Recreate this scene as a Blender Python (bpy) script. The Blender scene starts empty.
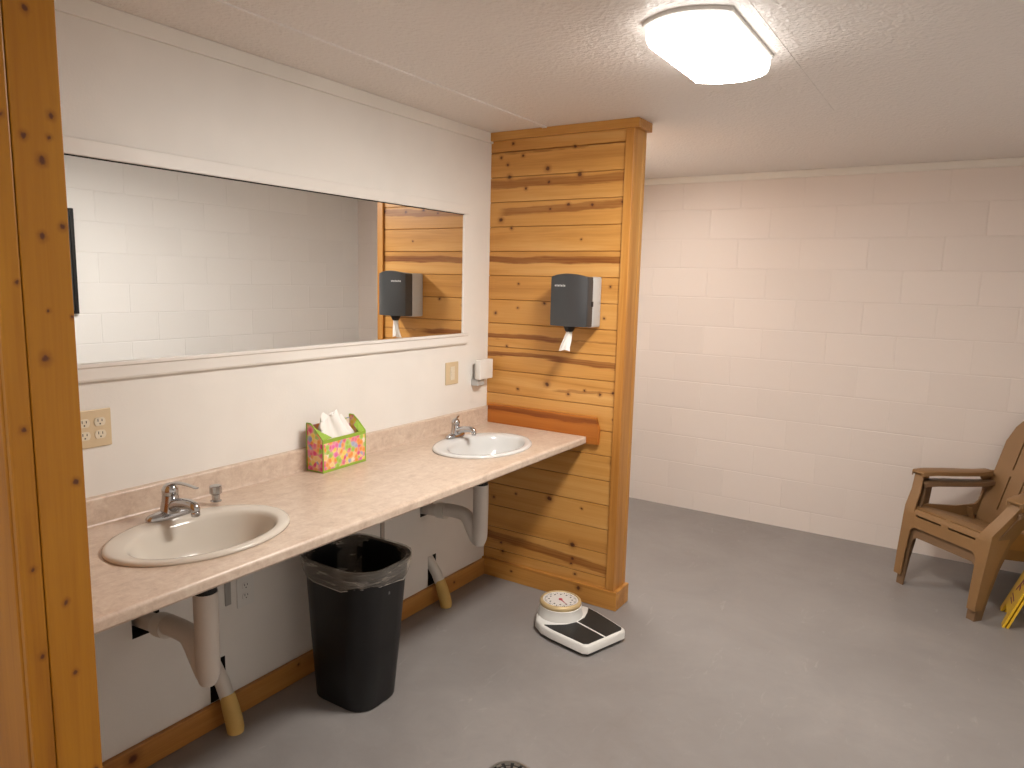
import bpy, bmesh, math, random
from mathutils import Vector, Matrix
random.seed(7)
scene = bpy.context.scene
COL = scene.collection
PI = math.pi

# ------------------------------------------------------------------ camera
F_PX = 715.44
YAW, PITCH, ROLL = -0.5664, -0.1432, 0.0244
fw = Vector((math.sin(YAW)*math.cos(PITCH), math.cos(YAW)*math.cos(PITCH), math.sin(PITCH)))
rt0 = Vector((math.cos(YAW), -math.sin(YAW), 0)); up0 = rt0.cross(fw)
rt = math.cos(ROLL)*rt0 + math.sin(ROLL)*up0
up = -math.sin(ROLL)*rt0 + math.cos(ROLL)*up0
cd = bpy.data.cameras.new('camera'); cam = bpy.data.objects.new('camera', cd); COL.objects.link(cam)
cd.sensor_width = 36; cd.lens = F_PX*36/1024; cd.clip_start = 0.02
cam.matrix_world = Matrix(((rt.x, up.x, -fw.x, 2.1973), (rt.y, up.y, -fw.y, 0.0), (rt.z, up.z, -fw.z, 1.6441), (0, 0, 0, 1)))
scene.camera = cam

# ------------------------------------------------------------------ world, exposure
w = bpy.data.worlds.new('world'); scene.world = w; w.use_nodes = True
w.node_tree.nodes['Background'].inputs[0].default_value = (1, .93, .87, 1)
w.node_tree.nodes['Background'].inputs[1].default_value = 0.05
vs = scene.view_settings
vs.view_transform = 'Standard'; vs.look = 'None'; vs.gamma = 1; vs.use_curve_mapping = False
vs.exposure = 0.62
LAMP_STRENGTH = 76.0
LAMP_COLOR = (1.0, 0.955, 0.90)

# ------------------------------------------------------------------ dimensions
H = 2.40; YP = 3.20; YB = 5.047; XR = 2.80; YF = -1.7
PW = 0.80; PT = 0.12                 # partition width / thickness
NP0, NP1 = 0.575, 0.683              # near partition
HC = 0.877; CD = 0.625               # counter top height, depth

# ------------------------------------------------------------------ node helpers
def mat(name, color=(.8, .8, .8), rough=.5, metal=0.0, spec=None, **kw):
    m = bpy.data.materials.new(name); m.use_nodes = True
    b = m.node_tree.nodes['Principled BSDF']
    b.inputs['Base Color'].default_value = (*color, 1)
    b.inputs['Roughness'].default_value = rough
    b.inputs['Metallic'].default_value = metal
    if spec is not None: b.inputs['Specular IOR Level'].default_value = spec
    for k, v in kw.items(): b.inputs[k.replace('_', ' ')].default_value = v
    return m
class NT:
    def __init__(s, m): s.t = m.node_tree; s.n = s.t.nodes; s.l = s.t.links; s.b = s.n['Principled BSDF']
    def put(s, inp, v):
        if isinstance(v, bpy.types.NodeSocket): s.l.new(v, inp)
        else: inp.default_value = v
    def node(s, ty, **props):
        n = s.n.new(ty)
        for k, v in props.items(): setattr(n, k, v)
        return n
    def coord(s): return s.node('ShaderNodeTexCoord').outputs['Object']
    def math(s, op, a, b=0.0, c=None, clamp=False):
        n = s.node('ShaderNodeMath', operation=op, use_clamp=clamp); s.put(n.inputs[0], a); s.put(n.inputs[1], b)
        if c is not None: s.put(n.inputs[2], c)
        return n.outputs[0]
    def vmath(s, op, a, b=(0, 0, 0)):
        n = s.node('ShaderNodeVectorMath', operation=op); s.put(n.inputs[0], a); s.put(n.inputs[1], b)
        return n
    def sep(s, v): n = s.node('ShaderNodeSeparateXYZ'); s.put(n.inputs[0], v); return n.outputs
    def comb(s, x, y, z):
        n = s.node('ShaderNodeCombineXYZ'); s.put(n.inputs[0], x); s.put(n.inputs[1], y); s.put(n.inputs[2], z); return n.outputs[0]
    def noise(s, v, scale, detail=3.0, rough=.5, dist=0.0, out='Fac'):
        n = s.node('ShaderNodeTexNoise'); s.put(n.inputs['Vector'], v); n.inputs['Scale'].default_value = scale
        n.inputs['Detail'].default_value = detail; n.inputs['Roughness'].default_value = rough; n.inputs['Distortion'].default_value = dist
        return n.outputs[out]
    def ramp(s, f, stops):
        n = s.node('ShaderNodeValToRGB'); s.put(n.inputs[0], f); e = n.color_ramp.elements
        while len(e) < len(stops): e.new(.5)
        for el, (p, c) in zip(e, stops): el.position = p; el.color = (*c, 1) if len(c) == 3 else c
        return n.outputs[0]
    def mapr(s, v, a, b, c=0.0, d=1.0, smooth=True):
        n = s.node('ShaderNodeMapRange'); n.interpolation_type = 'SMOOTHSTEP' if smooth else 'LINEAR'
        s.put(n.inputs[0], v)
        for i, q in enumerate((a, b, c, d)): s.put(n.inputs[i+1], q)
        return n.outputs[0]
    def mix(s, f, a, b, mode='MIX'):
        n = s.node('ShaderNodeMix', data_type='RGBA', blend_type=mode); s.put(n.inputs[0], f)
        for i, v in ((6, a), (7, b)):
            s.put(n.inputs[i], v if isinstance(v, bpy.types.NodeSocket) else (*v[:3], 1))
        return n.outputs[2]
    def bump(s, h, strength=.3, dist=.01, normal=None):
        n = s.node('ShaderNodeBump'); s.put(n.inputs['Height'], h); n.inputs['Strength'].default_value = strength; n.inputs['Distance'].default_value = dist
        if normal is not None: s.l.new(normal, n.inputs['Normal'])
        return n.outputs[0]

# ------------------------------------------------------------------ wood
def wood_mat(name, grain, light, mid, dark, knots=(), streaks=(), pitch=None, z0=0.0, across=None, rough=.38, seed=0.0, tint=.35):
    """grain: axis index of the fibre direction; knots (u along grain, v across); streaks (u0,v0,u1,v1,halfwidth)"""
    m = mat(name, light, rough, spec=.4); t = NT(m); P = t.coord(); x = t.sep(P)
    if across is None: across = 2 if grain != 2 else 0
    third = [i for i in range(3) if i not in (grain, across)][0]
    U, V, W = x[grain], x[across], x[third]
    if pitch:
        idx = t.math('FLOOR', t.math('DIVIDE', t.math('SUBTRACT', V, z0), pitch))
        wn = t.node('ShaderNodeTexWhiteNoise', noise_dimensions='1D'); t.put(wn.inputs['W'], t.math('ADD', idx, seed)); rnd = wn.outputs[0]
    else:
        idx = 0.0; rnd = None
    off = t.math('ADD', t.math('MULTIPLY', idx, 7.31), seed)
    gv = t.comb(t.math('ADD', t.math('MULTIPLY', U, .55), off), t.math('MULTIPLY', V, 9.0), t.math('MULTIPLY', W, 9.0))
    big = t.noise(gv, 1.3, 4, .6, .6)
    fv = t.comb(t.math('ADD', t.math('MULTIPLY', U, 1.6), off), t.math('MULTIPLY', V, 60.0), t.math('MULTIPLY', W, 60.0))
    fine = t.noise(fv, 2.0, 4, .65, .3)
    f = t.math('ADD', t.math('MULTIPLY', big, .75), t.math('MULTIPLY', fine, .25))
    c = t.ramp(f, [(.30, light), (.52, mid), (.72, dark)])
    if rnd is not None:
        c = t.mix(t.math('MULTIPLY', rnd, tint), c, mid)
    if pitch:
        fr = t.math('FRACT', t.math('DIVIDE', t.math('SUBTRACT', V, z0), pitch)); ed = t.math('ABSOLUTE', t.math('SUBTRACT', fr, .5))
        c = t.mix(t.mapr(ed, .472, .492, 0.0, .35), c, (dark[0]*.35, dark[1]*.3, dark[2]*.3))
    dk = (dark[0]*.55, dark[1]*.4, dark[2]*.4)
    if streaks:
        wob = t.math('MULTIPLY', t.math('SUBTRACT', t.noise(t.comb(t.math('MULTIPLY', U, 3.2), off, 0.0), 1.0, 4, .55), .5), .040)
        wob2 = t.math('MULTIPLY', t.math('SUBTRACT', fine, .5), .030)
        acc = None
        for (u0, v0, u1, v1, hw, amt) in streaks:
            k = (v1-v0)/(u1-u0)
            line = t.math('MULTIPLY_ADD', U, k, v0-k*u0)
            d = t.math('ABSOLUTE', t.math('ADD', t.math('ADD', t.math('SUBTRACT', V, line), wob), wob2))
            s_ = t.math('MULTIPLY', t.mapr(d, hw*.7, hw*1.2, amt, 0.0), t.mapr(fine, .35, .65, .70, 1.0))
            s_ = t.math('MULTIPLY', s_, t.mapr(U, u0-.06, u0+.01))
            s_ = t.math('MULTIPLY', s_, t.mapr(U, u1-.01, u1+.10, 1.0, 0.0))
            acc = s_ if acc is None else t.math('MAXIMUM', acc, s_)
        c = t.mix(acc, c, (dark[0]*.60, dark[1]*.46, dark[2]*.40))
    if knots:
        kv = t.comb(U, t.math('MULTIPLY', V, 1.15), 0.0)
        kv = t.vmath('ADD', kv, t.vmath('SCALE', t.vmath('SUBTRACT', t.noise(kv, 60, 2, .5, out='Color'), (.5, .5, .5)).outputs[0]).outputs[0])
        kv.inputs[1].links[0].from_node.inputs['Scale'].default_value = .011
        kv = kv.outputs[0]; acc = None
        for i, kk in enumerate(knots):
            u, v = kk[:2]; r = kk[2] if len(kk) > 2 else .0075
            r *= 1.25
            d = t.node('ShaderNodeVectorMath', operation='DISTANCE'); t.put(d.inputs[0], kv); d.inputs[1].default_value = (u, v*1.15, 0)
            q = t.math('DIVIDE', d.outputs['Value'], r)
            acc = q if acc is None else t.math('MINIMUM', acc, q)
        c = t.mix(t.mapr(acc, .6, 2.4, .45, 0.0), c, dk)
        c = t.mix(t.mapr(acc, .45, 1.05, .88, 0.0), c, (.075, .018, .009))
    t.l.new(c, t.b.inputs['Base Color'])
    t.l.new(t.bump(fine, .05, .002), t.b.inputs['Normal'])
    return m
PITCH_B = .1262; Z0B = 1.670 - PITCH_B*14
PKN = [(0.134, 2.34), (0.063, 2.275), (0.196, 2.277), (0.105, 2.237), (0.343, 2.204, .012), (0.117, 2.174, .011), (0.525, 2.165, .012), (0.352, 2.138), (0.218, 2.113), (0.467, 2.025, .009), (0.599, 2.018), (0.758, 2.026), (0.364, 2.006, .006), (0.069, 1.959, .011), (0.136, 1.915), (0.545, 1.854, .005), (0.493, 2.3), (0.188, 1.629, .006), (0.187, 1.504, .006), (0.047, 1.472), (0.347, 1.534), (0.713, 1.627, .006), (0.687, 1.473, .006), (0.124, 1.298, .006), (0.378, 1.117, .011), (0.2, 1.074, .007), (0.596, 1.106, .006), (0.504, 1.079), (0.681, 1.094), (0.752, 1.108), (0.761, 0.977, .006), (0.061, 0.454), (0.205, 0.497, .006), (0.414, 0.51, .013), (0.605, 0.492, .006), (0.116, 0.2, .007), (0.127, 0.153, .009), (0.103, 0.072, .009), (0.56, 0.289, .014), (0.563, 0.213, .009), (0.557, 0.184, .007), (0.581, 0.133, .007), (0.774, 0.759, .014)]
PST = [(0, 2.14, .8, 2.14, .022, .75), (.1, 2.0, .8, 2.02, .020, .8), (-.1, 1.757, .9, 1.754, .017, 1.0), (-.1, 1.345, .42, 1.352, .014, 1.0), (.42, 1.355, .8, 1.357, .004, .6),
       (-.1, 1.25, .45, 1.262, .011, 1.0), (.40, 1.258, .9, 1.232, .016, .95), (.45, 1.09, .8, 1.11, .006, .6), (-.1, .245, .9, .185, .024, .85), (-.1, 2.30, .9, 2.30, .006, .6)]
L_, M_, D_ = (.69, .385, .130), (.58, .280, .068), (.38, .150, .030)
W_PANEL = wood_mat('knotty_pine_boards', 0, L_, M_, D_, PKN, PST, PITCH_B, Z0B, seed=3.0)
W_VERT = wood_mat('pine_vertical_trim', 2, (.62, .33, .09), (.50, .22, .045), (.33, .12, .02), rough=.4, seed=5.0)
W_TRIMX = wood_mat('pine_cross_trim', 0, (.62, .33, .09), (.52, .235, .05), (.34, .125, .022), [(.615, .072, .011), (.2, .06, .006)], seed=9.0)
W_TRIMY = wood_mat('pine_long_trim', 1, (.56, .29, .08), (.46, .20, .045), (.28, .10, .018), [(1.16, .06, .016), (2.9, .05, .006), (1.85, .07, .005)], seed=2.0)
W_CLEAT = wood_mat('reddish_pine_cleat', 0, (.50, .18, .03), (.42, .13, .018), (.27, .07, .010), streaks=[(-.1, .96, .9, .955, .014, .8)], seed=4.0)
NKN = [(2.08, 0.634), (1.912, 0.665), (1.871, 0.618, .006), (1.875, 0.658, .005), (1.834, 0.645, .008), (1.702, 0.637), (1.721, 0.672), (1.485, 0.628, .009), (1.571, 0.64, .004), (1.557, 0.68, .004), (1.248, 0.667, .006), (1.018, 0.634, .006), (0.871, 0.644, .005), (0.651, 0.67, .005), (1.36, .585, .006), (1.10, .583, .005), (1.9, .588, .005), (.93, .588, .006), (1.62, .592, .004)]
W_POST = wood_mat('orange_pine_post', 2, (.43, .185, .011), (.35, .135, .006), (.22, .070, .004), [(k[0], k[1], (k[2] if len(k) > 2 else .0065)*.8) for k in NKN], across=1, rough=.42, seed=1.0)

# ------------------------------------------------------------------ other materials
def paint_mat(name, color, rough=.5, bs=90, bst=.15, blot=.03):
    m = mat(name, color, rough); t = NT(m); P = t.coord()
    n = t.noise(P, bs, 3, .55); b = t.noise(P, 2.2, 3, .6)
    c = t.mix(t.mapr(b, .3, .7, 0, 1), tuple(v*(1-blot) for v in color), tuple(min(1, v*(1+blot)) for v in color))
    t.l.new(c, t.b.inputs['Base Color']); t.l.new(t.bump(n, bst, .003), t.b.inputs['Normal']); return m
def block_mat(name, color, axis, du):
    m = mat(name, color, .42); t = NT(m); P = t.coord(); x = t.sep(P)
    v = t.comb(t.math('ADD', x[axis], du), t.math('ADD', x[2], -.1397+.4064), 0.0)
    v2 = t.vmath('ADD', v, t.vmath('SCALE', t.noise(P, 9, 2, .5, out='Color')).outputs[0]); v2.inputs[1].links[0].from_node.inputs['Scale'].default_value = .004
    br = t.node('ShaderNodeTexBrick'); t.put(br.inputs['Vector'], v2.outputs[0])
    br.offset = .5; br.offset_frequency = 2; br.squash = 1
    for k, q in (('Scale', 1.0), ('Mortar Size', .0055), ('Mortar Smooth', .9), ('Bias', 0.0), ('Brick Width', .4064), ('Row Height', .2032)): br.inputs[k].default_value = q
    br.inputs['Color1'].default_value = (.96, .96, .96, 1); br.inputs['Color2'].default_value = (1, 1, 1, 1); br.inputs['Mortar'].default_value = (.965, .965, .965, 1)
    c = t.mix(1.0, color, br.outputs['Color'], 'MULTIPLY')
    t.l.new(c, t.b.inputs['Base Color'])
    n = t.noise(P, 120, 3, .6); n2 = t.noise(P, 18, 2, .5)
    fade = t.mapr(t.noise(P, 1.7, 2, .5), .35, .62, .35, 1.0)
    h = t.math('ADD', t.math('MULTIPLY', t.math('MULTIPLY', br.outputs['Fac'], fade), -1.0), t.math('ADD', t.math('MULTIPLY', n, .12), t.math('MULTIPLY', n2, .18)))
    t.l.new(t.bump(h, .42, .005), t.b.inputs['Normal']); return m
WALLC = (.80, .755, .70)
M_WALL = paint_mat('cream_painted_panel', (.80, .765, .715), .45, 110, .12)
M_TRIMW = paint_mat('cream_painted_trim', (.80, .765, .705), .4, 60, .05)
M_BACK = block_mat('painted_block_back', (.80, .72, .665), 0, -1.616+.2032+8*.4064)
M_SIDE = block_mat('painted_block_side', (.80, .785, .765), 1, -2.0+.2032+16*.4064)
def ceil_mat():
    m = mat('textured_ceiling', (.80, .755, .72), .42); t = NT(m); P = t.coord()
    n = t.noise(P, 45, 4, .6, .4); v = t.node('ShaderNodeTexVoronoi'); t.put(v.inputs['Vector'], P); v.inputs['Scale'].default_value = 70
    h = t.math('ADD', n, t.math('MULTIPLY', v.outputs['Distance'], .35))
    t.l.new(t.bump(h, .8, .007), t.b.inputs['Normal']); return m
M_CEIL = ceil_mat()
def floor_mat():
    m = mat('grey_painted_concrete', (.25, .225, .21), .42); t = NT(m); P = t.coord()
    a = t.noise(P, 1.6, 5, .62, .5); b = t.noise(P, 7, 5, .7, 1.2); s = t.noise(t.comb(t.math('MULTIPLY', t.sep(P)[0], 3.0), t.sep(P)[1], 0.0), 5, 5, .7, 1.5)
    c = t.ramp(t.math('ADD', t.math('MULTIPLY', a, .6), t.math('MULTIPLY', b, .4)), [(.30, (.225, .203, .192)), (.52, (.27, .247, .234)), (.72, (.32, .292, .274))])
    c = t.mix(t.mapr(s, .60, .72, 0, .35), c, (.38, .35, .33))
    t.l.new(c, t.b.inputs['Base Color']); t.l.new(t.mapr(b, .3, .7, .36, .52), t.b.inputs['Roughness'])
    t.l.new(t.bump(b, .12, .004), t.b.inputs['Normal']); return m
M_FLOOR = floor_mat()
def counter_mat():
    m = mat('beige_stone_laminate', (.62, .50, .40), .3); t = NT(m); P = t.coord()
    a = t.noise(P, 22, 6, .75, .8); b = t.noise(P, 90, 3, .7); x = t.sep(P)
    s = t.noise(t.comb(t.math('MULTIPLY', x[0], 30.0), t.math('MULTIPLY', x[1], 7.0), t.math('MULTIPLY', x[2], 20.0)), 1.6, 5, .7, .6)
    c = t.ramp(t.math('ADD', t.math('MULTIPLY', a, .5), t.math('ADD', t.math('MULTIPLY', b, .2), t.math('MULTIPLY', s, .3))), [(.32, (.44, .32, .24)), (.5, (.60, .47, .37)), (.68, (.72, .61, .50))])
    t.l.new(c, t.b.inputs['Base Color']); return m
M_COUNTER = counter_mat()
M_UNDER = mat('particle_board_underside', (.35, .25, .16), .8)
M_SINK1 = mat('bone_porcelain', (.64, .585, .51), .14, spec=.6)
M_SINK2 = mat('white_porcelain', (.64, .635, .62), .12, spec=.6)
M_CHROME = mat('chrome', (.50, .50, .51), .16, 1.0)
M_STEELD = mat('dull_steel', (.45, .43, .40), .4, .9)
M_BLACK = mat('black_plastic', (.007, .0065, .007), .42, spec=.35)
M_DARKCOVER = mat('smoky_dark_plastic', (.050, .052, .055), .30)
M_GREYP = mat('pale_grey_plastic', (.48, .48, .47), .4)
M_WHITEP = mat('white_plastic', (.78, .76, .72), .35)
M_IVORY = mat('ivory_plastic', (.66, .52, .33), .38)
M_IVORYL = mat('pale_ivory_plastic', (.74, .66, .52), .35)
M_DARK = mat('dark_slot', (.01, .009, .008), .8)
M_PIPEW = paint_mat('white_pipe_insulation', (.66, .60, .54), .55, 30, .25)
M_PVC = mat('white_pvc', (.70, .66, .60), .35)
M_GLUE = paint_mat('yellowed_foam', (.66, .43, .13), .7, 60, .4, .2)
M_PAPER = mat('white_tissue_paper', (.85, .82, .78), .85, Subsurface_Weight=.0)
M_MIRROR = mat('mirror_silver', (.93, .94, .93), .0, 1.0)
M_FRAMEW = paint_mat('painted_mirror_frame', (.80, .76, .71), .4, 70, .05)

# ------------------------------------------------------------------ mesh helpers
def bm_box(bm, lo, hi, bev=0.0, mi=0, rot=None, seg=2):
    c = [(a+b)/2 for a, b in zip(lo, hi)]; d = [abs(b-a) for a, b in zip(lo, hi)]
    t = bmesh.new(); bmesh.ops.create_cube(t, size=1, matrix=Matrix.Diagonal((*d, 1)))
    if bev > 0:
        bmesh.ops.bevel(t, geom=t.edges[:], offset=min(bev, min(d)*.49), segments=seg, affect='EDGES', profile=.5)
    Mx = Matrix.Translation(c) @ (rot.to_4x4() if rot is not None else Matrix.Identity(4))
    merge(bm, t, Mx, mi)
def merge(bm, t, Mx=None, mi=0):
    vm = {}
    for v in t.verts: vm[v] = bm.verts.new(Mx @ v.co if Mx is not None else v.co)
    for f in t.faces:
        try:
            nf = bm.faces.new([vm[v] for v in f.verts]); nf.material_index = mi
        except ValueError: pass
    t.free()
def bm_loft(bm, rings, cap=True, mi=0, close=True):
    R = [[bm.verts.new(p) for p in r] for r in rings]; n = len(R[0])
    for a, b in zip(R, R[1:]):
        for i in range(n if close else n-1):
            j = (i+1) % n
            f = bm.faces.new((a[i], a[j], b[j], b[i])); f.material_index = mi
    if cap and close:
        for r, fl in ((R[0], True), (R[-1], False)):
            f = bm.faces.new(r[::-1] if fl else r); f.material_index = mi
    return R
def circle(c, r, n, ax=2, ry=None):
    out = []
    for i in range(n):
        a = 2*PI*i/n; u, v = r*math.cos(a), (ry or r)*math.sin(a)
        out.append((c[0]+u, c[1]+v, c[2]) if ax == 2 else (c[0], c[1]+u, c[2]+v) if ax == 0 else (c[0]+v, c[1], c[2]+u))
    return out
def bm_lathe(bm, c, prof, n=32, mi=0, cap=True, sy=1.0):
    bm_loft(bm, [circle((c[0], c[1], c[2]+z), max(r, 1e-4), n, 2, max(r, 1e-4)*sy) for r, z in prof], cap, mi)
def smooth_path(pts, k=6):
    P = [Vector(p) for p in pts]; out = []
    for i in range(len(P)-1):
        p0 = P[max(i-1, 0)]; p1 = P[i]; p2 = P[i+1]; p3 = P[min(i+2, len(P)-1)]
        for j in range(k):
            t = j/k
            out.append(.5*((2*p1)+(-p0+p2)*t+(2*p0-5*p1+4*p2-p3)*t*t+(-p0+3*p1-3*p2+p3)*t**3))
    out.append(P[-1]); return out
def bm_tube(bm, pts, r, n=16, mi=0, cap=True):
    P = [Vector(p) for p in pts]; R = r if isinstance(r, (list, tuple)) else [r]*len(P)
    T = [(P[min(i+1, len(P)-1)]-P[max(i-1, 0)]).normalized() for i in range(len(P))]
    u = T[0].orthogonal().normalized(); rings = []
    for i, p in enumerate(P):
        u = (u - T[i]*u.dot(T[i])).normalized(); v = T[i].cross(u)
        rings.append([p+(u*math.cos(2*PI*k/n)+v*math.sin(2*PI*k/n))*R[i] for k in range(n)])
    bm_loft(bm, rings, cap, mi)
def rrect(x0, y0, x1, y1, r, z, n=5):
    out = []
    for cx, cy, a0 in ((x1-r, y1-r, 0), (x0+r, y1-r, PI/2), (x0+r, y0+r, PI), (x1-r, y0+r, 1.5*PI)):
        for i in range(n+1):
            a = a0+PI/2*i/n; out.append((cx+r*math.cos(a), cy+r*math.sin(a), z))
    return out
def bm_prism(bm, pts2, lo, hi, ax=1, mi=0):
    """extrude a polygon given in the two other axes along ax"""
    def mk(p, h): q = list(p); q.insert(ax, h); return tuple(q)
    bm_loft(bm, [[mk(p, lo) for p in pts2], [mk(p, hi) for p in pts2]], True, mi)
def obj(name, bm, mats, parent=None, origin=(0, 0, 0), smooth=None):
    if origin != (0, 0, 0):
        bmesh.ops.translate(bm, verts=bm.verts[:], vec=-Vector(origin))
    bmesh.ops.recalc_face_normals(bm, faces=bm.faces[:])
    me = bpy.data.meshes.new(name); bm.to_mesh(me); bm.free()
    for m in (mats if isinstance(mats, (list, tuple)) else [mats]): me.materials.append(m)
    o = bpy.data.objects.new(name, me); COL.objects.link(o)
    if smooth is not None:
        for p in me.polygons: p.use_smooth = True
        me.set_sharp_from_angle(angle=math.radians(smooth))
    if parent is not None:
        o.parent = parent
        b = parent
        base = Vector((0, 0, 0))
        o.location = Vector(origin) - base if parent.get('_local') is None else Vector(origin)
    else: o.location = origin
    return o
def tag(o, label, cat, group=None, kind=None):
    o['label'] = label; o['category'] = cat
    if group: o['group'] = group
    if kind: o['kind'] = kind
    return o
def thing(name, loc, rz, label, cat, group=None, kind=None):
    o = bpy.data.objects.new(name, None); COL.objects.link(o); o.location = loc; o.rotation_euler = (0, 0, rz)
    o.empty_display_size = .05
    return tag(o, label, cat, group, kind)
def copy_tree(o, parent=None):
    c = o.copy(); COL.objects.link(c); c.parent = parent
    for ch in list(o.children): copy_tree(ch, c)
    return c
def box_obj(name, lo, hi, m, parent=None, bev=0.0, **kw):
    bm = bmesh.new(); bm_box(bm, lo, hi, bev); return obj(name, bm, m, parent, **kw)
def struct(o, label, cat): return tag(o, label, cat, kind='structure')

# ------------------------------------------------------------------ room shell
struct(box_obj('floor', (-.1, YF-.1, -.1), (XR+.1, YB+.1, 0), M_FLOOR), 'grey painted concrete floor with faint scuffs', 'floor')
struct(box_obj('ceiling', (-.1, YF-.1, H), (XR+.1, YB+.1, H+.1), M_CEIL), 'off-white textured plaster ceiling above the washroom', 'ceiling')
# left wall with four rectangular pipe openings
HOLES = [(1.190, 1.285, .458, .535), (1.462, 1.527, .093, .250), (2.640, 2.735, .475, .545), (2.702, 2.767, .093, .250)]
def wall_with_holes():
    bm = bmesh.new(); ys = sorted({YF-.1, YB+.1, *[h[0] for h in HOLES], *[h[1] for h in HOLES]}); zs = sorted({0, H, *[h[2] for h in HOLES], *[h[3] for h in HOLES]})
    cache = {}
    def v(x, y, z):
        k = (x, round(y, 5), round(z, 5))
        if k not in cache: cache[k] = bm.verts.new((x, y, z))
        return cache[k]
    def isin(y, z): return any(a < y < b and c < z < d for a, b, c, d in HOLES)
    for i in range(len(ys)-1):
        for j in range(len(zs)-1):
            a, b, c, d = ys[i], ys[i+1], zs[j], zs[j+1]
            if not isin((a+b)/2, (c+d)/2): bm.faces.new((v(0, a, c), v(0, b, c), v(0, b, d), v(0, a, d)))
            bm.faces.new((v(-.1, a, c), v(-.1, a, d), v(-.1, b, d), v(-.1, b, c)))
    for a, b, c, d in HOLES:
        X = -.06
        for q in (((0, a, c), (0, b, c), (X, b, c), (X, a, c)), ((0, a, d), (0, b, d), (X, b, d), (X, a, d)), ((0, a, c), (0, a, d), (X, a, d), (X, a, c)), ((0, b, c), (0, b, d), (X, b, d), (X, b, c)), ((X, a, c), (X, b, c), (X, b, d), (X, a, d))):
            f = bm.faces.new([bm.verts.new(p) for p in q]); f.material_index = 1
    return bm
struct(obj('wall_left', wall_with_holes(), [M_WALL, M_DARK]), 'cream painted wall behind the mirror and counter', 'wall')
struct(box_obj('wall_back', (-.1, YB, 0), (XR+.1, YB+.1, H), M_BACK), 'cream painted concrete block wall at the far end', 'wall')
struct(box_obj('wall_right', (XR, YF-.1, 0), (XR+.1, YB+.1, H), M_SIDE), 'cream painted block wall seen in the mirror', 'wall')
struct(box_obj('wall_front', (-.1, YF-.1, 0), (XR+.1, YF, H), M_BACK), 'cream painted block wall behind the viewer', 'wall')
# cream trims at the ceiling
struct(box_obj('trim_1', (0, NP1, H-.052), (.012, YP, H), M_TRIMW, bev=.002), 'cream flat trim board along the left wall at the ceiling', 'trim')
struct(box_obj('trim_2', (0, YB-.014, H-.045), (XR, YB, H), M_TRIMW, bev=.003), 'cream trim board along the top of the block wall', 'trim')
# ceiling seams
def seam(name, x, y0, y1, wid, dz, lab):
    struct(box_obj(name, (x-wid/2, y0, H-dz), (x+wid/2, y1, H+.01), M_CEIL, bev=.0015), lab, 'trim')
seam('trim_3', .335, .3, YP-.027, .026, .006, 'flat ceiling joint strip running towards the wood partition')
seam('trim_4', 1.615, -1, 3.45, .005, .001, 'thin ceiling joint running past the light fixture')
# baseboard along left wall, notched at the floor pipes
def baseboard():
    bm = bmesh.new()
    for a, b in ((NP1, YP),):
        bm_box(bm, (0, a, 0), (.02, b, .092), .003)
    return bm
struct(obj('baseboard_left', baseboard(), W_TRIMY), 'varnished pine baseboard under the counter', 'baseboard')

# ------------------------------------------------------------------ wood partitions
def board_panel(x0, x1, yf, d=-1, y_th=.018):
    """horizontal V-groove boards, face at yf, looking towards d*y"""
    bm = bmesh.new(); k = 0; z = Z0B - PITCH_B; e = .0032
    while z < H:
        a, b = max(z, .0), min(z+PITCH_B, H)
        if b > a+.01:
            f, g, r = yf, yf - d*.005, yf - d*y_th
            bm_prism(bm, [(f, a+e), (f, b-e), (g, b), (r, b), (r, a), (g, a)], x0, x1, ax=0)
        z += PITCH_B
    return bm
def partition(name, yf, yb, label):
    t = thing(name, (0, 0, 0), 0, label, 'wall', kind='structure')
    bw = .118
    return t
pf = partition('wall_far_partition', YP, YP+PT, 'knotty pine boarded partition at the far end of the counter')
obj('board_panel', board_panel(0, PW-.012, YP), W_PANEL, pf)
obj('board_panel', board_panel(0, PW-.012, YP+PT, 1), W_PANEL, pf)
box_obj('core', (0, YP+.018, 0), (PW-.012, YP+PT-.018, H), M_UNDER, pf)
box_obj('corner_casing', (PW-.036, YP-.014, .10), (PW+.008, YP+.0, H-.04), W_VERT, pf, bev=.003)
box_obj('end_board', (PW-.012, YP+.0, .0), (PW+.008, YP+PT*.80, H), W_VERT, pf, bev=.002)
box_obj('end_strip', (PW-.012, YP+PT*.80+.005, .0), (PW+.008, YP+PT+.014, H), W_VERT, pf, bev=.003)
def wrap_trim(z0, z1, th, m, name, t, yf, yb, xe, far=True):
    bm = bmesh.new()
    bm_box(bm, (0, yf-th, z0), (xe+th, yf, z1), .003)
    bm_box(bm, (xe, yf+.0005, z0), (xe+th, yb+.016, z1), .003)
    return obj(name, bm, m, t)
wrap_trim(0, .10, .02, W_TRIMX, 'baseboard', pf, YP-.0, YP+PT, PW+.008)
wrap_trim(H-.042, H, .026, W_TRIMX, 'crown_trim', pf, YP-.0, YP+PT, PW+.008)
pn = partition('wall_near_partition', NP0, NP1, 'orange pine partition end post close on the left')
obj('board_panel', board_panel(0, PW-.02, NP0-.0), W_PANEL, pn)
obj('board_panel', board_panel(0, PW-.02, NP1, 1), W_PANEL, pn)
box_obj('core', (0, NP0+.018, 0), (PW-.02, NP1-.018, H), M_UNDER, pn)
box_obj('end_board', (PW-.02, NP0+.026, 0), (PW, NP1, H), W_POST, pn, bev=.002)
box_obj('end_strip', (PW-.02, NP0-.012, 0), (PW-.001, NP0+.0252, H), W_POST, pn, bev=.004)
box_obj('corner_casing', (PW-.26, NP0-.014, 0), (PW-.0205, NP0, H), W_POST, pn, bev=.003)

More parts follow.
